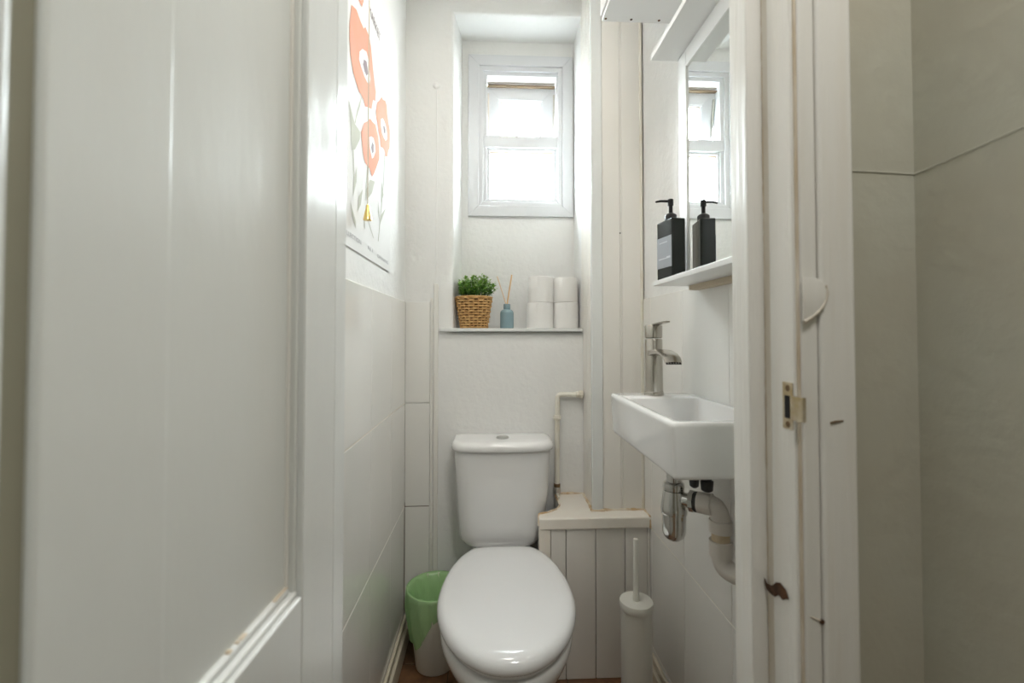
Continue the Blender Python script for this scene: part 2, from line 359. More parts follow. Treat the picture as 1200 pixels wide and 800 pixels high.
# ================================================================== boxed column beside the recess
colu = struct(thing('wall_column', 'white boarded pipe column from ceiling down to the ledge', 'column', (0.45, 1.65, 0.537)))
box('core', 0.371, XR, 1.594, YR, 0.5375, ZC, 'board', colu)
for (y0, y1) in ((1.5955, 1.6405), (1.6415, 1.6905), (1.6915, 1.7585)):
    box('side_board', 0.3625, 0.371, y0, y1, 0.5375, ZC, 'board', colu, 0.002)
for (y0, y1) in ((1.7605, 1.82), (1.8225, 1.88), (1.8825, 1.9395)):
    box('side_board', 0.3625, 0.371, y0, y1, 1.176, ZC, 'board', colu, 0.002)
box('corner_trim', 0.357, 0.396, 1.581, 1.5955, 0.5375, ZC, 'gloss', colu, 0.0025)
box('board', 0.3965, 0.4608, 1.586, 1.595, 0.5375, ZC, 'board', colu, 0.0022)
box('board_bead', 0.4611, 0.4667, 1.585, 1.595, 0.5375, ZC, 'board', colu, 0.0022)
box('board', 0.4670, 0.537, 1.586, 1.595, 0.5375, ZC, 'board', colu, 0.0022)
tube('corner_bead', [(0.5385, 1.588, 0.5375), (0.5385, 1.588, 1.6), (0.5385, 1.588, ZC)], 0.0065, 'pipe_paint', colu, 8)
bm = bmesh.new(); bloft(bm, [circ((0.461, 1.5858 - d, 1.51), 0.0025, 8, Vector((1, 0, 0)), Vector((0, 0, 1))) for d in (0, 0.0012)])
from_bm('nail_head', bm, 'dark', colu)

# ================================================================== boxed ledge beside the toilet
led = thing('boxed_ledge', 'cream boarded pipe boxing with yellowed top behind the toilet brush', 'ledge', (0.36, 1.64, 0))
lp = [(0.166, 1.521), (0.5425, 1.521), (0.5425, 1.7575), (0.250, 1.7575), (0.250, 1.635), (0.232, 1.60), (0.200, 1.575), (0.166, 1.562)]
bm = bmesh.new(); bloft(bm, [[Vector((x, y, 0.499)) for x, y in lp], [Vector((x, y, 0.537)) for x, y in lp]])
bmesh.ops.recalc_face_normals(bm, faces=bm.faces)
bmesh.ops.bevel(bm, geom=[e for e in bm.edges if abs(e.verts[0].co.z - e.verts[1].co.z) < 1e-4 and max(v.co.y for v in e.verts) < 1.53], offset=0.005, segments=3, profile=0.5, affect='EDGES')
from_bm('ledge_top', bm, 'ledge', led)
box('post', 0.166, 0.204, 1.528, 1.56, 0.0, 0.4985, 'ledge', led, 0.002)
for a, b in ((0.2055, 0.2555), (0.2575, 0.3560), (0.3580, 0.4560), (0.4580, 0.5340)):
    box('board', a, b, 1.5325, 1.5415, 0.0, 0.4985, 'board', led, 0.0022)
box('corner_strip', 0.5345, 0.5425, 1.529, 1.5415, 0.0, 0.4985, 'board', led, 0.002)
box('side_panel', 0.170, 0.180, 1.561, 1.60, 0.0, 0.4985, 'board', led)
def bead(pts, r, parent, name='sealant_bead', m='seal'):
    P = []
    for a, b in zip(pts[:-1], pts[1:]):
        a, b = Vector(a), Vector(b); k = max(2, int((b - a).length / 0.008))
        for i in range(k): P.append(a.lerp(b, i / k))
    P.append(Vector(pts[-1]))
    tube(name, P, [r * random.uniform(0.6, 1.35) for _ in P], m, parent, 7)
bead([(0.252, 1.755, 0.538), (0.3605, 1.755, 0.538), (0.3600, 1.66, 0.538), (0.356, 1.579, 0.538), (0.397, 1.579, 0.538), (0.399, 1.584, 0.538), (0.540, 1.584, 0.538)], 0.0048, led)
bead([(0.251, 1.75, 0.538), (0.251, 1.635, 0.538), (0.233, 1.60, 0.538), (0.201, 1.575, 0.538), (0.168, 1.562, 0.538), (0.165, 1.54, 0.535), (0.1645, 1.53, 0.51)], 0.0036, led)
bead([(0.5405, 1.584, 0.538), (0.5405, 1.525, 0.538), (0.5405, 1.519, 0.50)], 0.003, led)

# ================================================================== box cupboard up by the ceiling
cup = thing('high_cupboard', 'white boxed cupboard high on right wall with rusty screw heads', 'cupboard', (0.44, 1.0, 2.075))
box('bottom_panel', 0.330, XR, 0.70, 1.310, 2.075, 2.089, 'white_lam', cup, 0.002)
box('side_panel', 0.3255, 0.338, 0.70, 1.3105, 2.0895, 2.497, 'white_lam', cup, 0.002)
box('back_panel', 0.3385, XR, 1.298, 1.3105, 2.0895, 2.497, 'white_lam', cup, 0.002)
for x in (0.338, 0.414, 0.497):
    bm = bmesh.new(); bloft(bm, [circ((x, 1.297, 2.0752 - d), 0.0042 - d, 10) for d in (0, 0.0015)])
    from_bm('screw', bm, 'rust', cup)

# ================================================================== skirtings
bl = struct(box('baseboard_left', XL + 0.0005, XL + 0.020, 0.70, YB - 0.006, 0.0, 0.070, 'skirt', None, 0.003))
box('gap_strip', XL + 0.0005, XL + 0.007, 0.70, YB - 0.006, 0.0705, 0.075, 'dark', bl)
box('top_bead', XL + 0.0005, XL + 0.011, 0.70, YB - 0.006, 0.0755, 0.098, 'skirt', bl, 0.003)
br_ = struct(box('baseboard_right', XR - 0.020, XR - 0.0005, 0.70, 1.528, 0.0, 0.070, 'skirt', None, 0.003))
box('gap_strip', XR - 0.007, XR - 0.0005, 0.70, 1.528, 0.0705, 0.075, 'dark', br_)
box('top_bead', XR - 0.011, XR - 0.0005, 0.70, 1.528, 0.0755, 0.098, 'skirt', br_, 0.003)

# ================================================================== doorway: wall, jambs, door
HXR = 0.562
wf = struct(box('wall_front', 0.425, 0.66, 0.572, 0.665, 0, ZC, 'hall_paint', None))
struct(box('wall_front_left', -1.15, -0.262, 0.572, 0.66, 0, ZC, 'hall_paint'))
struct(box('wall_front_top', -0.262, 0.425, 0.572, 0.66, 2.06, ZC, 'hall_paint'))
hr = struct(box('wall_hall_right', HXR, HXR + 0.08, -1.6, 0.572, 0, 2.45, 'hall_paint'))
struct(box('wall_hall_left', -1.15, -1.07, -1.6, 0.572, 0, 2.45, 'hall_paint'))
struct(box('wall_hall_rear', -1.15, HXR + 0.08, -1.68, -1.6, 0, 2.45, 'hall_paint'))
# raised wallpaper seam that runs round the corner
seam = [(0.462, 0.5715, 1.3655), (0.50, 0.5715, 1.3650), (0.54, 0.5716, 1.3635), (0.5615, 0.5716, 1.3625), (0.5619, 0.545, 1.3635), (0.5620, 0.50, 1.366), (0.5620, 0.45, 1.369), (0.5620, 0.36, 1.371), (0.5620, 0.2, 1.371), (0.5620, -0.4, 1.37)]
tube('paper_seam', seam, 0.0009, 'seam_paint', hr, 6)
# right jamb
j = struct(thing('trim_2', 'chipped white door jamb and architrave with brass strike plate', 'door frame', (0.40, 0.60, 0)))
box('door_stop', 0.360, 0.384, 0.616, 0.660, 0, 2.03, 'jamb', j, 0.0025)
jl = box('jamb_lining', 0.383, 0.4245, 0.5565, 0.660, 0, 2.06, 'jamb', j, 0.002)
box('brown_strip', 0.3826, 0.3835, 0.6035, 0.6158, 0.0, 2.03, 'mottle', j)  # mottled brown strip where the stop meets the lining
bead([(0.3830, 0.6150, 0.0), (0.3830, 0.6150, 2.03)], 0.0012, j, 'brown_line', 'dirt')
box('edge_strip', 0.3865, 0.3900, 0.5540, 0.5570, 0, 2.06, 'dirt', j)
box('architrave_bead', 0.3900, 0.4130, 0.5525, 0.5715, 0, 2.06, 'jamb', j, 0.004, seg=3)
box('architrave', 0.4135, 0.4600, 0.5490, 0.5715, 0, 2.06, 'jamb', j, 0.005, seg=3)
# filled half-round patch where an older lock was
pp = [(0.3905, 1.2215)] + [(v.x, v.y) for v in arc((0.394, 1.2215, 0), (0.424, 1.222, 0), (0.4205, 1.199, 0), 6)] + [(v.x, v.y) for v in arc((0.4205, 1.199, 0), (0.418, 1.180, 0), (0.3905, 1.166, 0), 6)][1:]
bm = bmesh.new()
L = [[Vector((x, 0.5500, z)) for x, z in pp], [Vector((x, 0.5482, z)) for x, z in pp], [Vector((0.388 + (x - 0.388) * 0.9, 0.5476, 1.195 + (z - 1.195) * 0.92)) for x, z in pp]]
bloft(bm, L); from_bm('filler_patch', bm, 'jamb', j, smooth=True, sharp=50)
bead([(x + 0.0012, 0.5488, z) for x, z in pp[5:]], 0.0022, j, 'patch_crack', 'mottle')
# chipped hole with bare wood
hp = [(0.3770, 0.6155, 0.817), (0.3800, 0.6155, 0.809), (0.3825, 0.606, 0.811), (0.3825, 0.597, 0.820), (0.3825, 0.588, 0.824), (0.3825, 0.577, 0.821), (0.3825, 0.571, 0.812), (0.3825, 0.576, 0.810), (0.3825, 0.584, 0.804), (0.3825, 0.592, 0.806), (0.3825, 0.600, 0.799), (0.3822, 0.608, 0.798), (0.3805, 0.6155, 0.801), (0.3785, 0.6155, 0.808)]
bm = bmesh.new(); cen = sum((Vector(p) for p in hp), Vector()) / len(hp)
bloft(bm, [[Vector(p) + Vector((-0.0008, -0.0006, 0)) for p in hp], [cen.lerp(Vector(p), 0.8) + Vector((-0.0012, -0.0008, 0)) for p in hp]])
from_bm('wood_chip', bm, 'rust', j)
tube('chip_scratch', [(0.3835, 0.560, 0.806), (0.400, 0.5517, 0.800), (0.410, 0.5517, 0.796)], 0.0008, 'dirt', j, 5)
bm = bmesh.new(); bloft(bm, [circ((0.411, 0.5522 - d, 0.795), 0.0032, 10, Vector((1, 0, 0)), Vector((0, 0, 1))) for d in (0, 0.0012)]); from_bm('nail_hole', bm, 'rust', j)
tube('scuff', [(0.4235, 0.5487, 1.040), (0.430, 0.5487, 1.0415), (0.440, 0.5487, 1.0425)], [0.0014, 0.0016, 0.0008], 'screw', j, 5)
# left jamb (only its stop shows beside the door)
jl2 = struct(thing('trim_3', 'white door jamb with narrow stop behind the open door', 'door frame', (-0.24, 0.62, 0)))
box('jamb_lining', -0.262, -0.237, 0.5975, 0.660, 0, 2.06, 'gloss', jl2, 0.002)
box('door_stop', -0.237, -0.2055, 0.616, 0.660, 0, 2.03, 'gloss', jl2, 0.0025)
jh = struct(box('trim_4', -0.262, 0.425, 0.60, 0.660, 2.03, 2.06, 'gloss'))

# the open door (folded back towards the hall), hinged on the left jamb
door = struct(thing('door_1', 'open white panelled door with gloss paint and chipped moulding', 'door', (-0.234, 0.596, 0.0)))
door_parts = []
DA = R(2.7)
def dbox(name, s0, s1, t0, t1, z0, z1, m, parent=None, bev=0.0, seg=2):
    """door frame coordinates: s along the door from its hinge, t across (0 = far face, .038 = visible face)"""
    bm = bmesh.new(); bbox(bm, t0, t1, -s1, -s0, z0, z1, bev, seg)
    bmesh.ops.rotate(bm, verts=bm.verts, cent=(0, 0, 0), matrix=Matrix.Rotation(-DA, 3, 'Z'))
    bmesh.ops.translate(bm, verts=bm.verts, vec=(-0.234, 0.596, 0))
    return wn(from_bm(name, bm, m, parent or door, smooth=bev > 0), bev)
T = 0.036
dbox('hinge_stile', 0.0, 0.0855, 0, T, 0.008, 2.02, 'gloss', None, 0.002)
dbox('middle_stile', 0.379, 0.470, 0, T, 0.868, 1.92, 'gloss', None, 0.006, 3)
dbox('lock_stile', 0.515, 0.610, 0, T, 0.008, 2.02, 'gloss', None, 0.002)
dbox('lock_rail', 0.086, 0.5145, 0, T, 0.70, 0.868, 'gloss', None, 0.002)
dbox('top_rail', 0.086, 0.5145, 0, T, 1.92, 2.02, 'gloss', None, 0.002)
dbox('bottom_rail', 0.086, 0.5145, 0, T, 0.008, 0.20, 'gloss', None, 0.002)
dbox('lower_panel', 0.0865, 0.514, 0.008, 0.022, 0.20, 0.70, 'panel_gloss')
dbox('upper_panel', 0.0865, 0.2645, 0.008, 0.0205, 0.868, 1.92, 'panel_gloss', None, 0.001)
dbox('upper_panel', 0.2645, 0.355, 0.008, 0.0228, 0.868, 1.92, 'panel_gloss', None, 0.0035, 4)
dbox('gap_shade_board', 0.3552, 0.3788, 0.002, 0.019, 0.868, 1.92, 'gap_shade')  # dark board added in place of the shaded gap beside the stile
dbox('upper_panel', 0.4702, 0.5145, 0.008, 0.0205, 0.868, 1.92, 'panel_gloss')
dbox('moulding', 0.0858, 0.0905, 0.012, T - 0.0065, 0.868, 1.92, 'panel_gloss', None, 0.002, 3)
dbox('moulding', 0.0905, 0.0950, 0.012, T - 0.0125, 0.868, 1.92, 'jamb', None, 0.002, 3)
dbox('moulding', 0.086, 0.355, 0.012, T - 0.005, 0.868, 0.874, 'gloss', None, 0.0025, 3)
dbox('moulding', 0.093, 0.355, 0.012, T - 0.0105, 0.874, 0.881, 'gloss', None, 0.0028, 3)
for s, z, l in ((0.0940, 0.8815, 0.026), (0.190, 0.8820, 0.005), (0.179, 0.8820, 0.003), (0.168, 0.8815, 0.009)):
    dbox('paint_chip', s, s + l, 0.0203, T - 0.0112, z - 0.0015, z + 0.0004, 'dirt', None, 0.0007, 1)
for z in (0.35, 1.65):
    dbox('hinge', -0.0008, 0.0, 0.006, 0.030, z, z + 0.08, 'hinge')

# ================================================================== strike plate on the jamb
sp = thing('strike_plate', 'worn brass strike plate with dark latch hole on door jamb', 'strike plate', (0.382, 0.566, 1.03))
box('plate', 0.3815, 0.3832, 0.5585, 0.5780, 1.029, 1.089, 'old_brass', sp, 0.0006, seg=1)
box('latch_hole', 0.3810, 0.3816, 0.5630, 0.5730, 1.043, 1.072, 'dark', sp)
bm = bmesh.new()
lipn = [(0.3817, 0.5600), (0.3813, 0.5525), (0.3816, 0.5440), (0.3830, 0.5412), (0.3862, 0.5405)]
outer = [Vector((x, y, 1.0425)) for x, y in lipn]; outer2 = [Vector((x + 0.0012, y + 0.0010, 1.0425)) for x, y in reversed(lipn)]
lo = outer + outer2
bloft(bm, [lo, [p + Vector((0, 0, 0.030)) for p in lo]])
from_bm('lip', bm, 'old_brass', sp, smooth=True, sharp=40)
for z in (1.0355, 1.0815):
    bm = bmesh.new(); bloft(bm, [circ((0.3815 - d, 0.5670, z), r, 12, Vector((0, 1, 0)), Vector((0, 0, 1))) for r, d in ((0.0042, 0), (0.0038, 0.0009), (0.0018, 0.0006))])
    s_ = from_bm('screw', bm, 'screw', sp)

# ================================================================== toilet
TX = 0.046
toi = thing('toilet', 'white close-coupled toilet with closed lid and chrome flush button', 'toilet', (TX, 1.40, 0))
CW = [(1.568, 0.0), (1.5675, 0.05), (1.563, 0.085), (1.552, 0.109), (1.52, 0.133), (1.48, 0.152), (1.42, 0.171), (1.34, 0.1855), (1.26, 0.1890), (1.19, 0.179), (1.13, 0.159), (1.085, 0.134), (1.05, 0.105), (1.022, 0.070), (1.007, 0.036), (1.003, 0.0)]
def egg(z, sc=1.0, dy=0.0, scy=None, n=3):
    """closed outline of the seat; sc scales about its centre"""
    pts = [(y, w_) for y, w_ in CW]
    dense = []
    P = [(pts[1][0], -pts[1][1])] + pts + [(pts[-2][0], -pts[-2][1])]
    for i in range(1, len(P) - 2):
        for k in range(n):
            t = k / n
            f = [0.5 * (2 * P[i][q] + (P[i + 1][q] - P[i - 1][q]) * t + (2 * P[i - 1][q] - 5 * P[i][q] + 4 * P[i + 1][q] - P[i + 2][q]) * t * t + (3 * P[i][q] - P[i - 1][q] - 3 * P[i + 1][q] + P[i + 2][q]) * t ** 3) for q in (0, 1)]
            dense.append((f[0], max(f[1], 0)))
    full = [(-w_, y) for y, w_ in dense] + [(0.0, pts[-1][0])] + [(w_, y) for y, w_ in reversed(dense[1:])]
    scy = sc if scy is None else scy
    cy = 1.28
    return [Vector((TX + x * sc, cy + (y - cy) * scy + dy, z)) for x, y in full]
# bowl
bowl = [egg(0.382, 0.92), egg(0.376, 0.950), egg(0.352, 0.945), egg(0.325, 0.915, 0.008)]
def ped(z, hw, yf, yb, e=2.4, n=len(bowl[0])):
    c = (yf + yb) / 2; hy_ = (yb - yf) / 2; out = []
    for p in bowl[0]:
        a = math.atan2((p.x - TX) / 0.18, (p.y - 1.29) / 0.25)
        sx, sy = math.sin(a), math.cos(a)
        out.append(Vector((TX + hw * math.copysign(abs(sx) ** (2 / e), sx), c + hy_ * math.copysign(abs(sy) ** (2 / e), sy), z)))
    return out
bowl += [ped(0.28, 0.155, 1.065, 1.60, 2.2), ped(0.22, 0.126, 1.125, 1.66, 2.4), ped(0.15, 0.102, 1.19, 1.70, 2.6), ped(0.06, 0.096, 1.20, 1.72, 3), ped(0.0, 0.100, 1.195, 1.725, 3)]
loft('bowl', bowl, 'ceramic', toi, sharp=60)
box('bowl_shelf', TX - 0.110, TX + 0.105, 1.545, 1.74, 0.335, 0.397, 'ceramic', toi, 0.02, seg=4)
loft('seat', [egg(0.383, 0.915), egg(0.385, 0.925), egg(0.398, 0.925), egg(0.401, 0.915)], 'plastic', toi)
loft('seat_lid', [egg(0.401, 0.945), egg(0.4015, 0.972), egg(0.406, 0.988), egg(0.414, 0.996), egg(0.423, 0.990), egg(0.431, 0.970), egg(0.437, 0.935), egg(0.4405, 0.885), egg(0.4425, 0.80), egg(0.4435, 0.6), egg(0.444, 0.35), egg(0.4442, 0.1)], 'plastic', toi)
for x in (-0.075, 0.075):
    tube('seat_hinge', [(TX + x - 0.02, 1.555, 0.417), (TX + x + 0.02, 1.555, 0.417)], 0.011, 'plastic', toi, 12)
# cistern
cl = [rrect(0.100, 1.640, 1.745, 0.398, 0.030, TX - 0.006), rrect(0.120, 1.622, 1.750, 0.401, 0.040, TX - 0.006), rrect(0.133, 1.610, 1.752, 0.411, 0.045, TX - 0.006),
      rrect(0.145, 1.604, 1.753, 0.430, 0.048, TX - 0.005, bow=0.003), rrect(0.151, 1.603, 1.754, 0.450, 0.050, TX - 0.003, bow=0.004), rrect(0.156, 1.598, 1.754, 0.50, 0.050, TX - 0.002, bow=0.006), rrect(0.164, 1.593, 1.755, 0.60, 0.050, TX, bow=0.008), rrect(0.169, 1.589, 1.756, 0.70, 0.050, TX, bow=0.009), rrect(0.1715, 1.588, 1.756, 0.741, 0.050, TX, bow=0.009)]
loft('cistern', cl, 'ceramic', toi, sharp=60)
cw = [rrect(0.172, 1.586, 1.755, 0.7425, 0.055, TX, bow=0.009, radb=0.03), rrect(0.180, 1.578, 1.757, 0.745, 0.060, TX, bow=0.009, radb=0.03), rrect(0.1825, 1.575, 1.757, 0.752, 0.062, TX, bow=0.009, radb=0.03),
      rrect(0.1815, 1.576, 1.756, 0.762, 0.062, TX, bow=0.009, radb=0.03), rrect(0.177, 1.581, 1.752, 0.770, 0.060, TX, bow=0.009, radb=0.03), rrect(0.170, 1.589, 1.745, 0.7745, 0.055, TX, bow=0.009, radb=0.028), rrect(0.155, 1.603, 1.732, 0.776, 0.045, TX, bow=0.007, radb=0.024), rrect(0.10, 1.635, 1.705, 0.7768, 0.03, TX, radb=0.02)]
lid = loft('cistern_lid', cw, 'ceramic', toi)
lathe('flush_button', [(0.0235, 0), (0.0235, 0.003), (0.021, 0.0045), (0.0175, 0.0045), (0.0165, 0.0025), (0.0150, 0.0050), (0.002, 0.0055)], (TX, 1.655, 0.7766), 'chrome', lid, 28)

# ================================================================== painted water pipe behind the cistern
wp = thing('water_pipe', 'yellowed white painted water pipe running down beside the cistern', 'pipe', (0.262, 1.738, 0.54))
tube('pipe', [(0.357, 1.742, 0.920), (0.275, 1.742, 0.920)] + arc((0.275, 1.742, 0.920), (0.260, 1.742, 0.920), (0.260, 1.742, 0.905)) + [(0.258, 1.742, 0.75), (0.2575, 1.742, 0.565)], 0.0095, 'pipe_paint', wp, 14)
def collar(p, r, h, axis='z'):
    a = {'z': (Vector((1, 0, 0)), Vector((0, 1, 0)), Vector((0, 0, 1))), 'x': (Vector((0, 1, 0)), Vector((0, 0, 1)), Vector((1, 0, 0)))}[axis]
    bm = bmesh.new(); bloft(bm, [circ(Vector(p) + a[2] * d, rr, 10, a[0], a[1]) for rr, d in ((r * .8, -h / 2), (r, -h / 2 + .002), (r, h / 2 - .002), (r * .8, h / 2))])
    return bm
from_bm('compression_nut', collar((0.350, 1.742, 0.920), 0.0155, 0.016, 'x'), 'pipe_paint', wp)
from_bm('compression_nut', collar((0.336, 1.742, 0.920), 0.0125, 0.010, 'x'), 'pipe_paint', wp)
from_bm('joint_collar', collar((0.2585, 1.742, 0.832), 0.014, 0.020), 'pipe_paint', wp)
from_bm('wall_clip', collar((0.2585, 1.742, 0.832), 0.017, 0.006), 'pipe_paint', wp)
from_bm('valve_nut', collar((0.2575, 1.742, 0.575), 0.0125, 0.014), 'screw', wp)
from_bm('valve_body', collar((0.2575, 1.742, 0.556), 0.014, 0.026), 'hinge', wp)
box('valve_lever', 0.252, 0.262, 1.700, 1.735, 0.5395, 0.549, 'pipe_paint', wp, 0.002)

# ================================================================== hand basin
bas = thing('hand_basin', 'small rectangular white ceramic basin hung on right wall', 'basin', (0.437, 1.025, 0.886))
bx0, bx1, by0, by1, bz0, bz1 = 0.330, XR - 0.0005, 0.814, 1.236, 0.884, 0.990
def rl(x0, x1, y0, y1, z, r): 
    return rrect((x1 - x0) / 2, y0, y1, z, r, (x0 + x1) / 2, n=4)
loft('basin', [rl(bx0 + 0.040, bx1, by0 + 0.034, by1 - 0.03, bz0, 0.004), rl(bx0 + 0.013, bx1, by0 + 0.010, by1 - 0.010, bz0, 0.006), rl(bx0 + 0.0085, bx1, by0 + 0.006, by1 - 0.0065, bz0 + 0.0008, 0.007), rl(bx0 + 0.0052, bx1, by0 + 0.003, by1 - 0.0042, bz0 + 0.005, 0.007), rl(bx0 + 0.0048, bx1, by0 + 0.0027, by1 - 0.004, bz0 + 0.010, 0.007), rl(bx0 + 0.0005, bx1, by0 + 0.0003, by1 - 0.0004, bz1 - 0.014, 0.007), rl(bx0, bx1, by0, by1, bz1 - 0.008, 0.007), rl(bx0 + 0.001, bx1, by0 + 0.001, by1 - 0.001, bz1 - 0.003, 0.007), rl(bx0 + 0.004, bx1 - 0.002, by0 + 0.004, by1 - 0.004, bz1, 0.006),
               rl(bx0 + 0.016, bx1 - 0.014, by0 + 0.016, by1 - 0.098, bz1, 0.008), rl(bx0 + 0.019, bx1 - 0.017, by0 + 0.019, by1 - 0.101, bz1 - 0.003, 0.009), rl(bx0 + 0.024, bx1 - 0.022, by0 + 0.024, by1 - 0.106, bz1 - 0.055, 0.014), rl(bx0 + 0.034, bx1 - 0.032, by0 + 0.036, by1 - 0.118, bz1 - 0.075, 0.02), rl(bx0 + 0.060, bx1 - 0.060, by0 + 0.075, by1 - 0.17, bz1 - 0.080, 0.02)], 'ceramic', bas, sharp=50)
lathe('plug_hole', [(0.022, 0), (0.022, 0.003), (0.016, 0.004), (0.012, 0.001)], (0.437, 0.99, bz1 - 0.080), 'chrome', bas)
# fixing fittings under the basin
for x, y, r, l in ((0.455, 1.0, 0.011, 0.074), (0.484, 1.0, 0.014, 0.084)):
    lathe('fixing_stub', [(r * 0.5, -l), (r * 0.9, -l + 0.004), (r, -l + 0.02), (r, -l + 0.024), (r * 0.7, -l + 0.026), (r * 0.7, -0.001)], (x, y, bz0), 'rubber', bas, 14)

# ================================================================== tap
tx, ty, tz = 0.434, 1.188, 0.990
tap = thing('basin_tap', 'brushed nickel mixer tap with curved waterfall spout on basin', 'tap', (tx, ty, tz))
lathe('base_ring', [(0.0250, 0), (0.0255, 0.003), (0.0255, 0.008), (0.0240, 0.011)], (tx, ty, tz), 'nickel', tap)
lathe('body', [(0.0235, 0.011), (0.0230, 0.06), (0.0225, 0.146), (0.0205, 0.149)], (tx, ty, tz), 'nickel', tap)
lathe('handle', [(0.0200, 0.1505), (0.0225, 0.152), (0.0228, 0.182), (0.0205, 0.1855), (0.002, 0.187)], (tx, ty, tz), 'nickel', tap)
bm = bmesh.new()
lv = [(0.010, -0.012, 0.1850), (0.009, -0.050, 0.1875), (0.008, -0.088, 0.1895), (0.005, -0.098, 0.1900)]
bloft(bm, [[Vector((tx - h, ty + y, tz + z)), Vector((tx + h, ty + y, tz + z)), Vector((tx + h, ty + y, tz + z + 0.0035)), Vector((tx - h, ty + y, tz + z + 0.0035))] for h, y, z in lv])
from_bm('lever', bm, 'nickel', tap)
sl = [(0.0190, -0.006, 0.112, 0.016), (0.0195, -0.040, 0.117, 0.013), (0.0200, -0.075, 0.118, 0.010), (0.0205, -0.105, 0.113, 0.008), (0.0205, -0.122, 0.105, 0.007), (0.0200, -0.132, 0.094, 0.006)]
bm = bmesh.new(); Ls = []
for i, (h, y, z, th) in enumerate(sl):
    k = 8; a_ = R([0, -4, 8, 26, 45, 60][i]); n_ = Vector((0, -math.sin(a_), math.cos(a_))) 
    c_ = Vector((tx, ty + y, tz + z)); lp_ = []
    for q in range(k + 1): lp_.append(c_ + Vector((h * (2 * q / k - 1), 0, 0)) + n_ * (th / 2 - 0.003 * (2 * q / k - 1) ** 2))
    for q in range(k, -1, -1): lp_.append(c_ + Vector((h * (2 * q / k - 1), 0, 0)) - n_ * (th / 2))
    Ls.append(lp_)
bloft(bm, Ls); spt = from_bm('spout', bm, 'nickel', tap, smooth=True, sharp=40)
bm = bmesh.new()
for q in range(6):
    x = tx - 0.016 + q * 0.0064
    bbox(bm, x - 0.002, x + 0.002, ty - 0.1345, ty - 0.1295, tz + 0.0895, tz + 0.0925)
from_bm('spout_outlet', bm, 'dark', spt)

# ================================================================== bottle trap and waste pipe
wx, wy = 0.431, 1.055
trap = thing('waste_trap', 'chrome bottle trap with grey-white waste pipe under the basin', 'waste pipe', (wx, wy, 0.66))
lathe('tail_pipe', [(0.0165, 0.800), (0.0165, 0.8835)], (wx, wy, 0), 'chrome', trap)
lathe('top_nut', [(0.019, 0.785), (0.0235, 0.788), (0.0245, 0.795), (0.0235, 0.803), (0.019, 0.806)], (wx, wy, 0), 'chrome', trap, 24)
lathe('trap_body', [(0.0295, 0.733), (0.0305, 0.738), (0.0300, 0.745), (0.0260, 0.770), (0.0235, 0.786), (0.018, 0.788)], (wx, wy, 0), 'chrome', trap, 32)
lathe('trap_cup', [(0.004, 0.670), (0.014, 0.672), (0.0225, 0.679), (0.0265, 0.690), (0.0270, 0.705), (0.0275, 0.735)], (wx, wy, 0), 'chrome', trap, 32)
o0, o1 = Vector((wx + 0.015, wy - 0.010, 0.768)), Vector((0.498, 0.995, 0.772))
od = (o1 - o0).normalized()
tube('outlet', [o0, o0 + od * 0.022], 0.0165, 'chrome', trap, 20)
bm = bmesh.new(); btube(bm, [o0 + od * 0.018, o0 + od * 0.020, o0 + od * 0.030, o0 + od * 0.032], [0.017, 0.0245, 0.0245, 0.018], 10)
from_bm('outlet_nut', bm, 'chrome', trap)
bm = bmesh.new(); btube(bm, [o0 + od * 0.031, o0 + od * 0.039], 0.0225, 16); from_bm('rubber_seal', bm, 'rubber', trap)
p1 = o0 + od * 0.038; el = Vector((0.505, 0.990, 0.772))
tube('pipe_socket', [p1, p1 + od * 0.030], 0.0235, 'pvc', trap, 20)
a0 = p1 + od * 0.026
tube('elbow', [p1 + od * 0.012] + arc(a0, el, (0.508, 0.988, 0.742), 8) + [(0.508, 0.988, 0.730)], 0.0200, 'pvc', trap, 20)
tube('pipe_socket', [(0.508, 0.988, 0.742), (0.508, 0.988, 0.716)], 0.0240, 'pvc', trap, 20)
tube('bare_pipe', [(0.508, 0.988, 0.720), (0.508, 0.988, 0.685)], 0.0192, 'pvc_old', trap, 20)
tube('pipe_socket', [(0.508, 0.988, 0.698), (0.508, 0.988, 0.664)], 0.0240, 'pvc', trap, 20)
tube('elbow', [(0.508, 0.988, 0.672)] + arc((0.508, 0.988, 0.664), (0.508, 0.985, 0.638), (0.525, 0.965, 0.636), 8) + [(0.5425, 0.945, 0.636)], 0.0205, 'pvc', trap, 20)

# ================================================================== mirror with two shelves
mir = thing('mirror_shelf', 'white framed wall mirror with top and bottom shelf over basin', 'mirror', (0.51, 0.95, 1.277))
my0, my1 = 0.700, 1.172
box('bottom_shelf', 0.4275, XR - 0.001, my0, my1, 1.277, 1.289, 'white_lam', mir, 0.0012)
box('shelf_rail', 0.515, XR - 0.001, my0, my1 - 0.02, 1.265, 1.2765, 'lam_edge', mir)
box('top_shelf', 0.4275, XR - 0.001, my0, my1 + 0.004, 1.879, 1.893, 'white_lam', mir, 0.0012)
box('back_board', 0.520, XR - 0.001, my0, my1 - 0.006, 1.2895, 1.8785, 'white_lam', mir)
bm = bmesh.new()
for (y0, y1, z0, z1) in ((my1 - 0.050, my1 - 0.006, 1.2895, 1.8785), (my0, my0 + 0.044, 1.2895, 1.8785), (my0 + 0.044, my1 - 0.050, 1.834, 1.8785), (my0 + 0.044, my1 - 0.050, 1.2895, 1.304)):
    bbox(bm, 0.498, 0.520, y0, y1, z0, z1, 0.0012, 1)
from_bm('mirror_frame', bm, 'white_lam', mir)
box('mirror_glass', 0.502, 0.5198, my0 + 0.042, my1 - 0.048, 1.302, 1.836, 'mirror', mir)

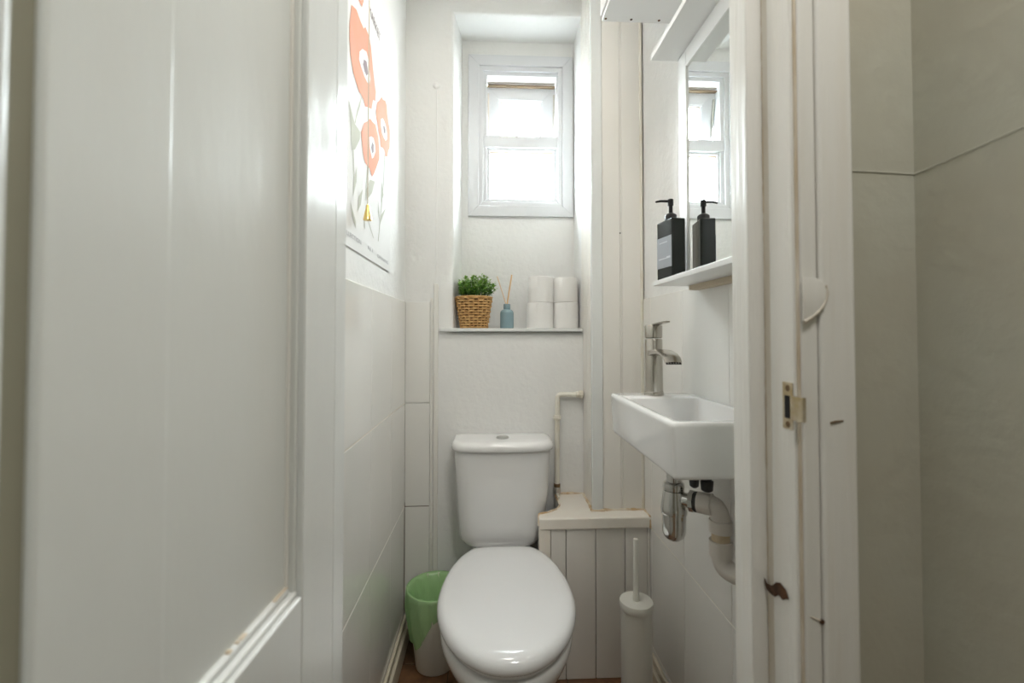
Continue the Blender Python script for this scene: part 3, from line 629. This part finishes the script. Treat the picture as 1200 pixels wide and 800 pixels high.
# ================================================================== soap bottle
sbx, sby, sbz = 0.4594, 1.130, 1.289
soap = thing('soap_dispenser', 'square black pump soap dispenser with grey label on mirror shelf', 'soap dispenser', (sbx, sby, sbz))
def rotset(o, a=R(9)):
    """turn one part a little about the bottle axis"""
    for v in o.data.vertices:
        x, y = v.co.x, v.co.y
        v.co.x = x * math.cos(a) - y * math.sin(a); v.co.y = x * math.sin(a) + y * math.cos(a)
    return o
rotset(box('bottle', sbx - 0.0185, sbx + 0.0185, sby - 0.036, sby + 0.036, sbz, sbz + 0.150, 'black_glass', soap, 0.003, seg=3))
lb = rotset(box('label', sbx - 0.0192, sbx - 0.0187, sby - 0.034, sby + 0.034, sbz + 0.030, sbz + 0.108, 'label', soap))
for z, a, b in ((0.093, -0.015, 0.022), (0.052, -0.028, 0.026), (0.0545, -0.028, -0.012)):
    rotset(box('label_print', sbx - 0.0196, sbx - 0.0192, sby + a, sby + b, sbz + z, sbz + z + 0.0025, 'label_print', lb))
lathe('collar', [(0.0150, 0.150), (0.0150, 0.163), (0.0140, 0.165), (0.010, 0.168), (0.0065, 0.170)], (sbx, sby, sbz), 'black_plastic', soap, 20)
lathe('stem', [(0.0050, 0.168), (0.0050, 0.188), (0.0072, 0.189), (0.0072, 0.204), (0.0060, 0.2055)], (sbx, sby, sbz), 'black_plastic', soap, 16)
tube('spout', [(sbx, sby, sbz + 0.2005), (sbx - 0.026, sby + 0.002, sbz + 0.2010), (sbx - 0.038, sby + 0.002, sbz + 0.1985)], [0.0035, 0.003, 0.0025], 'black_plastic', soap, 8)

# ================================================================== things on the window ledge
ZS = 1.1745
# plant in a woven basket
pcx, pcy = -0.0625, 1.803
pl = thing('potted_plant', 'small leafy green plant in woven straw basket on window ledge', 'plant', (pcx, pcy, ZS))
def prad(t): return 0.0525 + (0.0715 - 0.0525) * t
Hp = 0.122; NR = 12; NS = 22
lathe('basket_inside', [(0.048, 0.002), (0.0495, 0.004), (0.0675, Hp - 0.003), (0.0655, Hp - 0.003), (0.060, Hp - 0.012)], (pcx, pcy, ZS), 'wicker_dark', pl, 40)
bm = bmesh.new()
for k in range(NR):
    t = (k + 0.5) / NR; ns_ = NS * 4; loops = []
    for i in range(ns_ + 0):
        a = 2 * PI * i / ns_
        r = prad(t) - 0.001 + 0.0034 * math.cos(NS / 2 * a + PI * k) + random.uniform(-0.0003, 0.0003)
        zc = ZS + t * Hp + random.uniform(-0.0004, 0.0004)
        d = Vector((math.cos(a), math.sin(a), 0))
        loops.append([Vector((pcx, pcy, zc)) + d * (r + 0.0018 * math.cos(b)) + Vector((0, 0, 0.0044 * math.sin(b))) for b in [2 * PI * q / 6 for q in range(6)]])
    vs = [[bm.verts.new(p) for p in lp_] for lp_ in loops]
    for i in range(ns_):
        A_, B_ = vs[i], vs[(i + 1) % ns_]
        for q in range(6): bm.faces.new((A_[q], A_[(q + 1) % 6], B_[(q + 1) % 6], B_[q]))
from_bm('basket_weave', bm, 'wicker', pl, smooth=True)
bm = bmesh.new()
for i in range(NS):
    a = 2 * PI * (i + 0.5) / NS; d = Vector((math.cos(a), math.sin(a), 0)); c0 = Vector((pcx, pcy, ZS))
    btube(bm, [c0 + d * prad(0) + Vector((0, 0, 0.002)), c0 + d * prad(1) + Vector((0, 0, Hp))], 0.0016, 5)
from_bm('basket_stakes', bm, 'wicker', pl)
tube('basket_rim', [Vector((pcx, pcy, ZS + Hp)) + Vector((math.cos(a), math.sin(a), 0)) * 0.0715 for a in [2 * PI * i / 40 for i in range(41)]], 0.0032, 'wicker', pl, 8)
lathe('soil', [(0.060, Hp - 0.02), (0.064, Hp - 0.004), (0.030, Hp + 0.006), (0.002, Hp + 0.008)], (pcx, pcy, ZS), 'soil', pl, 24)
bms = {k: bmesh.new() for k in ('leaf', 'leaf_dark', 'leaf_light')}
stem = bmesh.new()
for i in range(150):
    a = random.uniform(0, 2 * PI); rr = 0.055 * math.sqrt(random.random())
    b0 = Vector((pcx + rr * math.cos(a), pcy + rr * math.sin(a), ZS + Hp))
    u = rr / 0.055
    hgt = (0.088 * math.sqrt(max(0.06, 1 - 0.80 * u * u))) * random.uniform(0.72, 1.08)
    out = 0.032 * u + random.uniform(-0.006, 0.006)
    tip = b0 + Vector((math.cos(a) * out, math.sin(a) * out, hgt))
    if tip.x < HX0 + 0.024: tip.x = HX0 + 0.024 + random.uniform(0, 0.008)
    btube(stem, [b0, b0.lerp(tip, 0.5) + Vector((0, 0, 0.004)), tip], 0.0007, 4)
    nl = 9
    for q in range(nl):
        t = 0.25 + 0.78 * q / (nl - 1)
        p = b0.lerp(tip, min(t, 1.0)); az = a + q * 2.4 + random.uniform(-0.5, 0.5); elv = random.uniform(0.0, 0.9)
        d = Vector((math.cos(az) * math.cos(elv), math.sin(az) * math.cos(elv), math.sin(elv)))
        ln = random.uniform(0.010, 0.0165); sd = d.cross(Vector((0, 0, 1))).normalized() * ln * 0.40; upv = sd.cross(d).normalized() * ln * 0.10
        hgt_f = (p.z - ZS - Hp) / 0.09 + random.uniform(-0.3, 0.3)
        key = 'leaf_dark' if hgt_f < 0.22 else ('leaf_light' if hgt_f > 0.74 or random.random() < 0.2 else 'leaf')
        bb = bms[key]
        v = [bb.verts.new(x) for x in (p, p + d * ln * 0.45 + sd + upv, p + d * ln, p + d * ln * 0.45 - sd + upv, p + d * ln * 0.5)]
        bb.faces.new((v[0], v[1], v[4])); bb.faces.new((v[1], v[2], v[4])); bb.faces.new((v[2], v[3], v[4])); bb.faces.new((v[3], v[0], v[4]))
for k, bb in bms.items():
    o = from_bm('foliage', bb, k, pl, smooth=True); o['kind'] = 'stuff'
from_bm('stems', stem, 'leaf_dark', pl)['kind'] = 'stuff'
# reed diffuser
dx, dy = 0.068, 1.812
df = thing('reed_diffuser', 'small blue-grey diffuser bottle with two wooden reeds on ledge', 'diffuser', (dx, dy, ZS))
lathe('bottle', [(0.024, 0.0), (0.0268, 0.002), (0.0272, 0.006), (0.0272, 0.060), (0.0255, 0.068), (0.019, 0.0745), (0.0125, 0.0765)], (dx, dy, ZS), 'blue_glass', df, 28)
lathe('neck_collar', [(0.0130, 0.0765), (0.0138, 0.078), (0.0138, 0.096), (0.0128, 0.0975), (0.009, 0.0975), (0.0085, 0.090)], (dx, dy, ZS), 'blue_glass', df, 24)
tube('reed', [(dx - 0.002, dy, ZS + 0.080), (dx + 0.0195, dy + 0.004, ZS + 0.215)], 0.0028, 'reed', df, 8)
tube('reed', [(dx + 0.002, dy + 0.003, ZS + 0.080), (dx - 0.038, dy + 0.055, ZS + 0.215)], 0.0015, 'reed', df, 8)
# toilet rolls
def roll(x, y, z, h, r, label, a):
    t = thing('toilet_roll', label, 'toilet roll', (x, y, z), 'toilet rolls on the window ledge')
    Ls = []
    for rr, zz in ((0.0225, 0.0), (r - 0.002, 0.0), (r, 0.002), (r, h * 0.5), (r - 0.0003, h - 0.002), (r - 0.002, h), (0.0225, h)):
        Ls.append([Vector((x + math.cos(b) * rr * (1 + 0.012 * math.cos(2 * b + a)), y + math.sin(b) * rr * (1 + 0.012 * math.cos(2 * b + a)), z + zz)) for b in [2 * PI * i / 48 for i in range(48)]])
    loft('paper', Ls + [Ls[0]], 'paper', t, False, False, sharp=40)
    lathe('core', [(0.0222, 0.001), (0.0222, h - 0.001), (0.0212, h - 0.001), (0.0212, 0.001)], (x, y, z), 'card', t, 24, False, False)
    bm = bmesh.new(); r2 = r + 0.0006
    arcp = [R(a_) for a_ in range(-112, -58, 6)]
    f0 = [Vector((x + math.cos(b) * r2 * 1.0125, y + math.sin(b) * r2 * 1.0125, z + 0.003)) for b in arcp]
    bloft(bm, [f0, [p + Vector((0, 0, h - 0.006)) for p in f0]], False, False, closed=False)
    from_bm('loose_sheet', bm, 'paper', t, smooth=True)
roll(0.2005, 1.818, ZS, 0.1015, 0.0535, 'white toilet roll under another, standing next to reed diffuser', 0.3)
roll(0.3050, 1.822, ZS, 0.1025, 0.0505, 'white toilet roll under another, against the boarded column', 1.3)
roll(0.2050, 1.818, ZS + 0.1017, 0.1035, 0.0505, 'white toilet roll atop the stack next to reed diffuser', 2.0)
roll(0.3035, 1.822, ZS + 0.1027, 0.0995, 0.0500, 'white toilet roll atop the stack against boarded column', 0.9)

# ================================================================== waste bin with green liner
bxc, byc = -0.190, 1.630
bn = thing('waste_bin', 'small white waste bin with green liner bag beside the toilet', 'bin', (bxc, byc, 0))
lathe('bin', [(0.062, 0.0), (0.0665, 0.003), (0.068, 0.010), (0.096, 0.262), (0.0985, 0.264), (0.0985, 0.267), (0.094, 0.267), (0.092, 0.262), (0.0645, 0.012), (0.01, 0.010)], (bxc, byc, 0.0002), 'bin', bn, 40)
bm = bmesh.new(); n = 72; rings = []
def drape(a):
    """how far the liner hangs down outside, by direction (longest on the wall side, towards the viewer)"""
    d = math.cos(a - R(205)); return 0.055 + 0.125 * max(0, d) ** 1.3 + 0.012 * math.sin(5 * a)
def rip(a, s): return 0.0026 * math.sin(13 * a + 1.7 * s) + 0.0018 * math.sin(29 * a + 2.3 * s)
def bin_r(z): return 0.068 + (0.096 - 0.068) * max(0.0, min(1.0, (z - 0.01) / 0.252))
for s_, f in enumerate((1.0, 0.85, 0.6, 0.35, 0.12)):
    lp_ = []
    for i in range(n):
        a = 2 * PI * i / n; z = 0.268 - drape(a) * f
        r = bin_r(z) + 0.004 + 0.006 * math.sin(PI * min(1, f * 1.1)) * max(0.2, math.cos(a - R(205))) + rip(a, s_ * 0.4) * 1.6
        x_ = max(bxc + r * math.cos(a), XL + 0.0225)
        lp_.append(Vector((x_, byc + r * math.sin(a), z)))
    rings.append(lp_)
rings.append([Vector((bxc + 0.1015 * math.cos(2 * PI * i / n), byc + 0.1015 * math.sin(2 * PI * i / n), 0.2695)) for i in range(n)])
rings.append([Vector((bxc + 0.096 * math.cos(2 * PI * i / n), byc + 0.096 * math.sin(2 * PI * i / n), 0.271)) for i in range(n)])
for s_, (z, dr) in enumerate(((0.262, 0.006), (0.22, 0.011), (0.16, 0.012), (0.09, 0.012), (0.04, 0.014))):
    rings.append([Vector((bxc + (bin_r(z) - 0.004 - dr + 1.8 * rip(2 * PI * i / n, s_)) * math.cos(2 * PI * i / n), byc + (bin_r(z) - 0.004 - dr + 1.8 * rip(2 * PI * i / n, s_)) * math.sin(2 * PI * i / n), z)) for i in range(n)])
bloft(bm, rings, False, True)
from_bm('bin_liner', bm, 'liner', bn, smooth=True)

# ================================================================== toilet brush
qx, qy = 0.4305, 1.335
tb = thing('toilet_brush', 'cream white toilet brush standing in tall round holder by right wall', 'toilet brush', (qx, qy, 0))
lathe('holder', [(0.042, 0.0002), (0.0445, 0.003), (0.0448, 0.35)], (qx, qy, 0), 'brush', tb, 40)
lathe('lid', [(0.0475, 0.349), (0.0485, 0.351), (0.0485, 0.367), (0.0470, 0.3705), (0.012, 0.3715), (0.0115, 0.3705)], (qx, qy, 0), 'brush', tb, 40)
lathe('handle', [(0.0095, 0.371), (0.0093, 0.385), (0.0082, 0.388), (0.0080, 0.545), (0.0070, 0.5485), (0.002, 0.549)], (qx, qy, 0), 'brush', tb, 18)

# ================================================================== poster on the left wall
PX = XL - 0.0045
po = thing('poster', 'unframed floral poster with coral poppies taped on left wall', 'poster', (PX, 1.20, 1.352))
PYA, PYB, PZA, PZB = 0.86, 1.482, 1.352, 2.16
bm = bmesh.new()
NY, NZ = 18, 24
def pbul(y, z): return 0.0012 + 0.0015 * (0.5 + 0.5 * math.sin(9 * y + 5 * z)) + 0.0012 * max(0, (1.40 - z) / 0.05)
loops = [[Vector((PX + pbul(PYA + (PYB - PYA) * i / NY, PZA + (PZB - PZA) * k / NZ), PYA + (PYB - PYA) * i / NY, PZA + (PZB - PZA) * k / NZ)) for i in range(NY + 1)] for k in range(NZ + 1)]
bloft(bm, loops, False, False, closed=False)
bk = [[p - Vector((0.0007, 0, 0)) for p in lp_] for lp_ in loops]
bloft(bm, bk, False, False, closed=False)
from_bm('paper', bm, 'poster', po, smooth=True)
PRINT = {
 'f1': [(1.062, 1.92), (1.1, 1.936), (1.133, 1.931), (1.163, 1.932), (1.177, 1.947), (1.215, 1.946), (1.235, 1.928), (1.246, 1.893), (1.257, 1.883), (1.274, 1.855), (1.29, 1.837), (1.284, 1.807), (1.259, 1.798), (1.249, 1.806), (1.244, 1.764), (1.22, 1.757), (1.216, 1.763), (1.183, 1.741), (1.168, 1.751), (1.143, 1.753), (1.13, 1.75), (1.105, 1.76), (1.081, 1.77), (1.058, 1.799), (1.05, 1.832), (1.049, 1.863)],
 'f1w': [(1.127, 1.85), (1.152, 1.873), (1.188, 1.888), (1.207, 1.879), (1.217, 1.86), (1.228, 1.839), (1.218, 1.819), (1.199, 1.813), (1.172, 1.813), (1.142, 1.82), (1.124, 1.829)],
 'f1d': [(1.165, 1.854), (1.189, 1.863), (1.198, 1.853), (1.204, 1.839), (1.19, 1.825), (1.171, 1.827), (1.157, 1.836)],
 'f2': [(1.359, 1.859), (1.377, 1.86), (1.409, 1.873), (1.429, 1.869), (1.436, 1.845), (1.458, 1.824), (1.474, 1.812), (1.476, 1.787), (1.474, 1.756), (1.467, 1.747), (1.453, 1.736), (1.44, 1.712), (1.414, 1.701), (1.4, 1.714), (1.375, 1.713), (1.351, 1.705), (1.344, 1.726), (1.327, 1.735), (1.315, 1.752), (1.298, 1.766), (1.292, 1.782), (1.307, 1.815), (1.336, 1.837)],
 'f2w': [(1.349, 1.788), (1.373, 1.802), (1.398, 1.802), (1.418, 1.796), (1.431, 1.781), (1.432, 1.763), (1.412, 1.749), (1.387, 1.748), (1.362, 1.753), (1.349, 1.768)],
 'f2d': [(1.377, 1.779), (1.392, 1.788), (1.408, 1.783), (1.405, 1.767), (1.386, 1.764)],
 'f3': [(1.175, 1.694), (1.207, 1.714), (1.23, 1.732), (1.256, 1.735), (1.287, 1.742), (1.304, 1.733), (1.321, 1.721), (1.331, 1.697), (1.334, 1.67), (1.333, 1.661), (1.31, 1.64), (1.291, 1.615), (1.275, 1.598), (1.255, 1.583), (1.229, 1.597), (1.21, 1.595), (1.186, 1.597), (1.177, 1.603), (1.168, 1.614), (1.158, 1.635), (1.149, 1.658)],
 'f3w': [(1.222, 1.678), (1.242, 1.689), (1.267, 1.695), (1.283, 1.683), (1.289, 1.666), (1.269, 1.642), (1.253, 1.632), (1.238, 1.643), (1.228, 1.654)],
 'f3d': [(1.252, 1.678), (1.268, 1.676), (1.268, 1.657), (1.253, 1.646), (1.242, 1.658)],
 'l1': [(1.05, 1.689), (1.076, 1.671), (1.097, 1.656), (1.106, 1.629), (1.145, 1.657), (1.141, 1.637), (1.101, 1.595), (1.078, 1.584), (1.07, 1.607), (1.066, 1.641)],
 'l2': [(1.151, 1.752), (1.139, 1.719), (1.111, 1.679), (1.102, 1.658), (1.096, 1.657), (1.115, 1.697), (1.134, 1.726)],
 'l3': [(1.118, 1.561), (1.116, 1.522), (1.089, 1.477), (1.091, 1.514)],
 'l4': [(1.286, 1.58), (1.256, 1.538), (1.208, 1.505), (1.203, 1.532), (1.235, 1.568)],
 'l5': [(1.17, 1.521), (1.154, 1.477), (1.125, 1.45), (1.133, 1.49)],
 'l6': [(1.067, 1.461), (1.114, 1.423), (1.114, 1.407), (1.083, 1.429)],
 'l7': [(1.366, 1.607), (1.391, 1.574), (1.36, 1.542)],
 'l8': [(1.418, 1.541), (1.345, 1.47), (1.352, 1.5)],
 'l9': [(1.332, 1.539), (1.345, 1.481), (1.326, 1.504)],
 'curl': [(1.100, 1.985), (1.112, 1.970), (1.129, 1.973), (1.146, 1.976), (1.160, 2.000), (1.166, 2.03), (1.158, 2.03), (1.148, 2.000), (1.135, 1.984), (1.115, 1.980)],
}
def printed(name, pts, m, lift):
    bm = bmesh.new()
    vs = [bm.verts.new((PX + pbul(y, z) + lift, y, z)) for y, z in pts]
    f = bm.faces.new(vs); bmesh.ops.triangulate(bm, faces=[f])
    return from_bm(name, bm, m, po)
for k, pts in PRINT.items():
    if k.endswith('w'): printed('printed_flower_ring', pts, 'ink_white', 0.0013)
    elif k.endswith('d'): printed('printed_flower_eye', pts, 'ink_dark', 0.0016)
    elif k[0] == 'f': printed('printed_flower', pts, 'coral', 0.0010)
    elif k == 'curl': printed('printed_petal', pts, 'coral', 0.0010)
    else: printed('printed_leaf', pts, 'ink_leaf', 0.0008)
for a, b in (((1.086, 1.599), (1.097, 1.511)), ((1.406, 1.705), (1.39, 1.609)), ((1.39, 1.609), (1.331, 1.421)), ((1.215, 1.60), (1.195, 1.50)), ((1.209, 1.462), (1.28, 1.419)), ((1.187, 1.451), (1.191, 1.425))):
    w_ = 0.0035; printed('printed_stem', [(a[0] - w_, a[1]), (a[0] + w_, a[1]), (b[0] + w_, b[1]), (b[0] - w_, b[1])], 'ink_leaf', 0.0006)
def lettering(txt, y0, y1, z, h, m, parent=po):
    cu = bpy.data.curves.new('tmp_txt', 'FONT'); cu.body = txt; cu.resolution_u = 2
    to = bpy.data.objects.new('tmp_txt', cu); COL.objects.link(to)
    bpy.context.view_layer.update()
    me = bpy.data.meshes.new_from_object(to.evaluated_get(bpy.context.evaluated_depsgraph_get()))
    bpy.data.objects.remove(to); bpy.data.curves.remove(cu)
    xs = [v.co.x for v in me.vertices]; ys = [v.co.y for v in me.vertices]
    sx = (y1 - y0) / (max(xs) - min(xs)); sy = h / (max(ys) - min(ys)); mx, mn = min(xs), min(ys)
    og = org(parent)
    for v in me.vertices:
        y = y0 + (v.co.x - mx) * sx; zz = z + (v.co.y - mn) * sy
        v.co = Vector((PX + pbul(y, zz) + 0.0010, y, zz)) - og
    me.name = 'lettering'
    return link_mesh('lettering', me, m, parent)
lettering('MARKET', 1.213, 1.340, 2.010, 0.026, 'ink_dark')
lettering('COLLECTION', 1.000, 1.157, 1.376, 0.011, 'ink_grey')
lettering('N.1', 1.222, 1.270, 1.376, 0.011, 'ink_grey')
lettering('OPENING', 1.318, 1.455, 1.372, 0.010, 'ink_grey')

# ================================================================== pull cord with brass bell knob
pc = thing('pull_cord', 'thin beige light pull cord with small brass bell knob', 'pull cord', (-0.298, 1.12, 1.43))
tube('cord', [(-0.2985, 1.12, 1.466), (-0.298, 1.12, 1.9), (-0.297, 1.12, 2.499)], 0.0013, 'cord', pc, 6)
lathe('knob', [(0.0090, 0.0), (0.0107, 0.001), (0.0098, 0.005), (0.0075, 0.018), (0.0048, 0.028), (0.0040, 0.036), (0.002, 0.039)], (-0.2985, 1.12, 1.4285), 'brass', pc, 20)
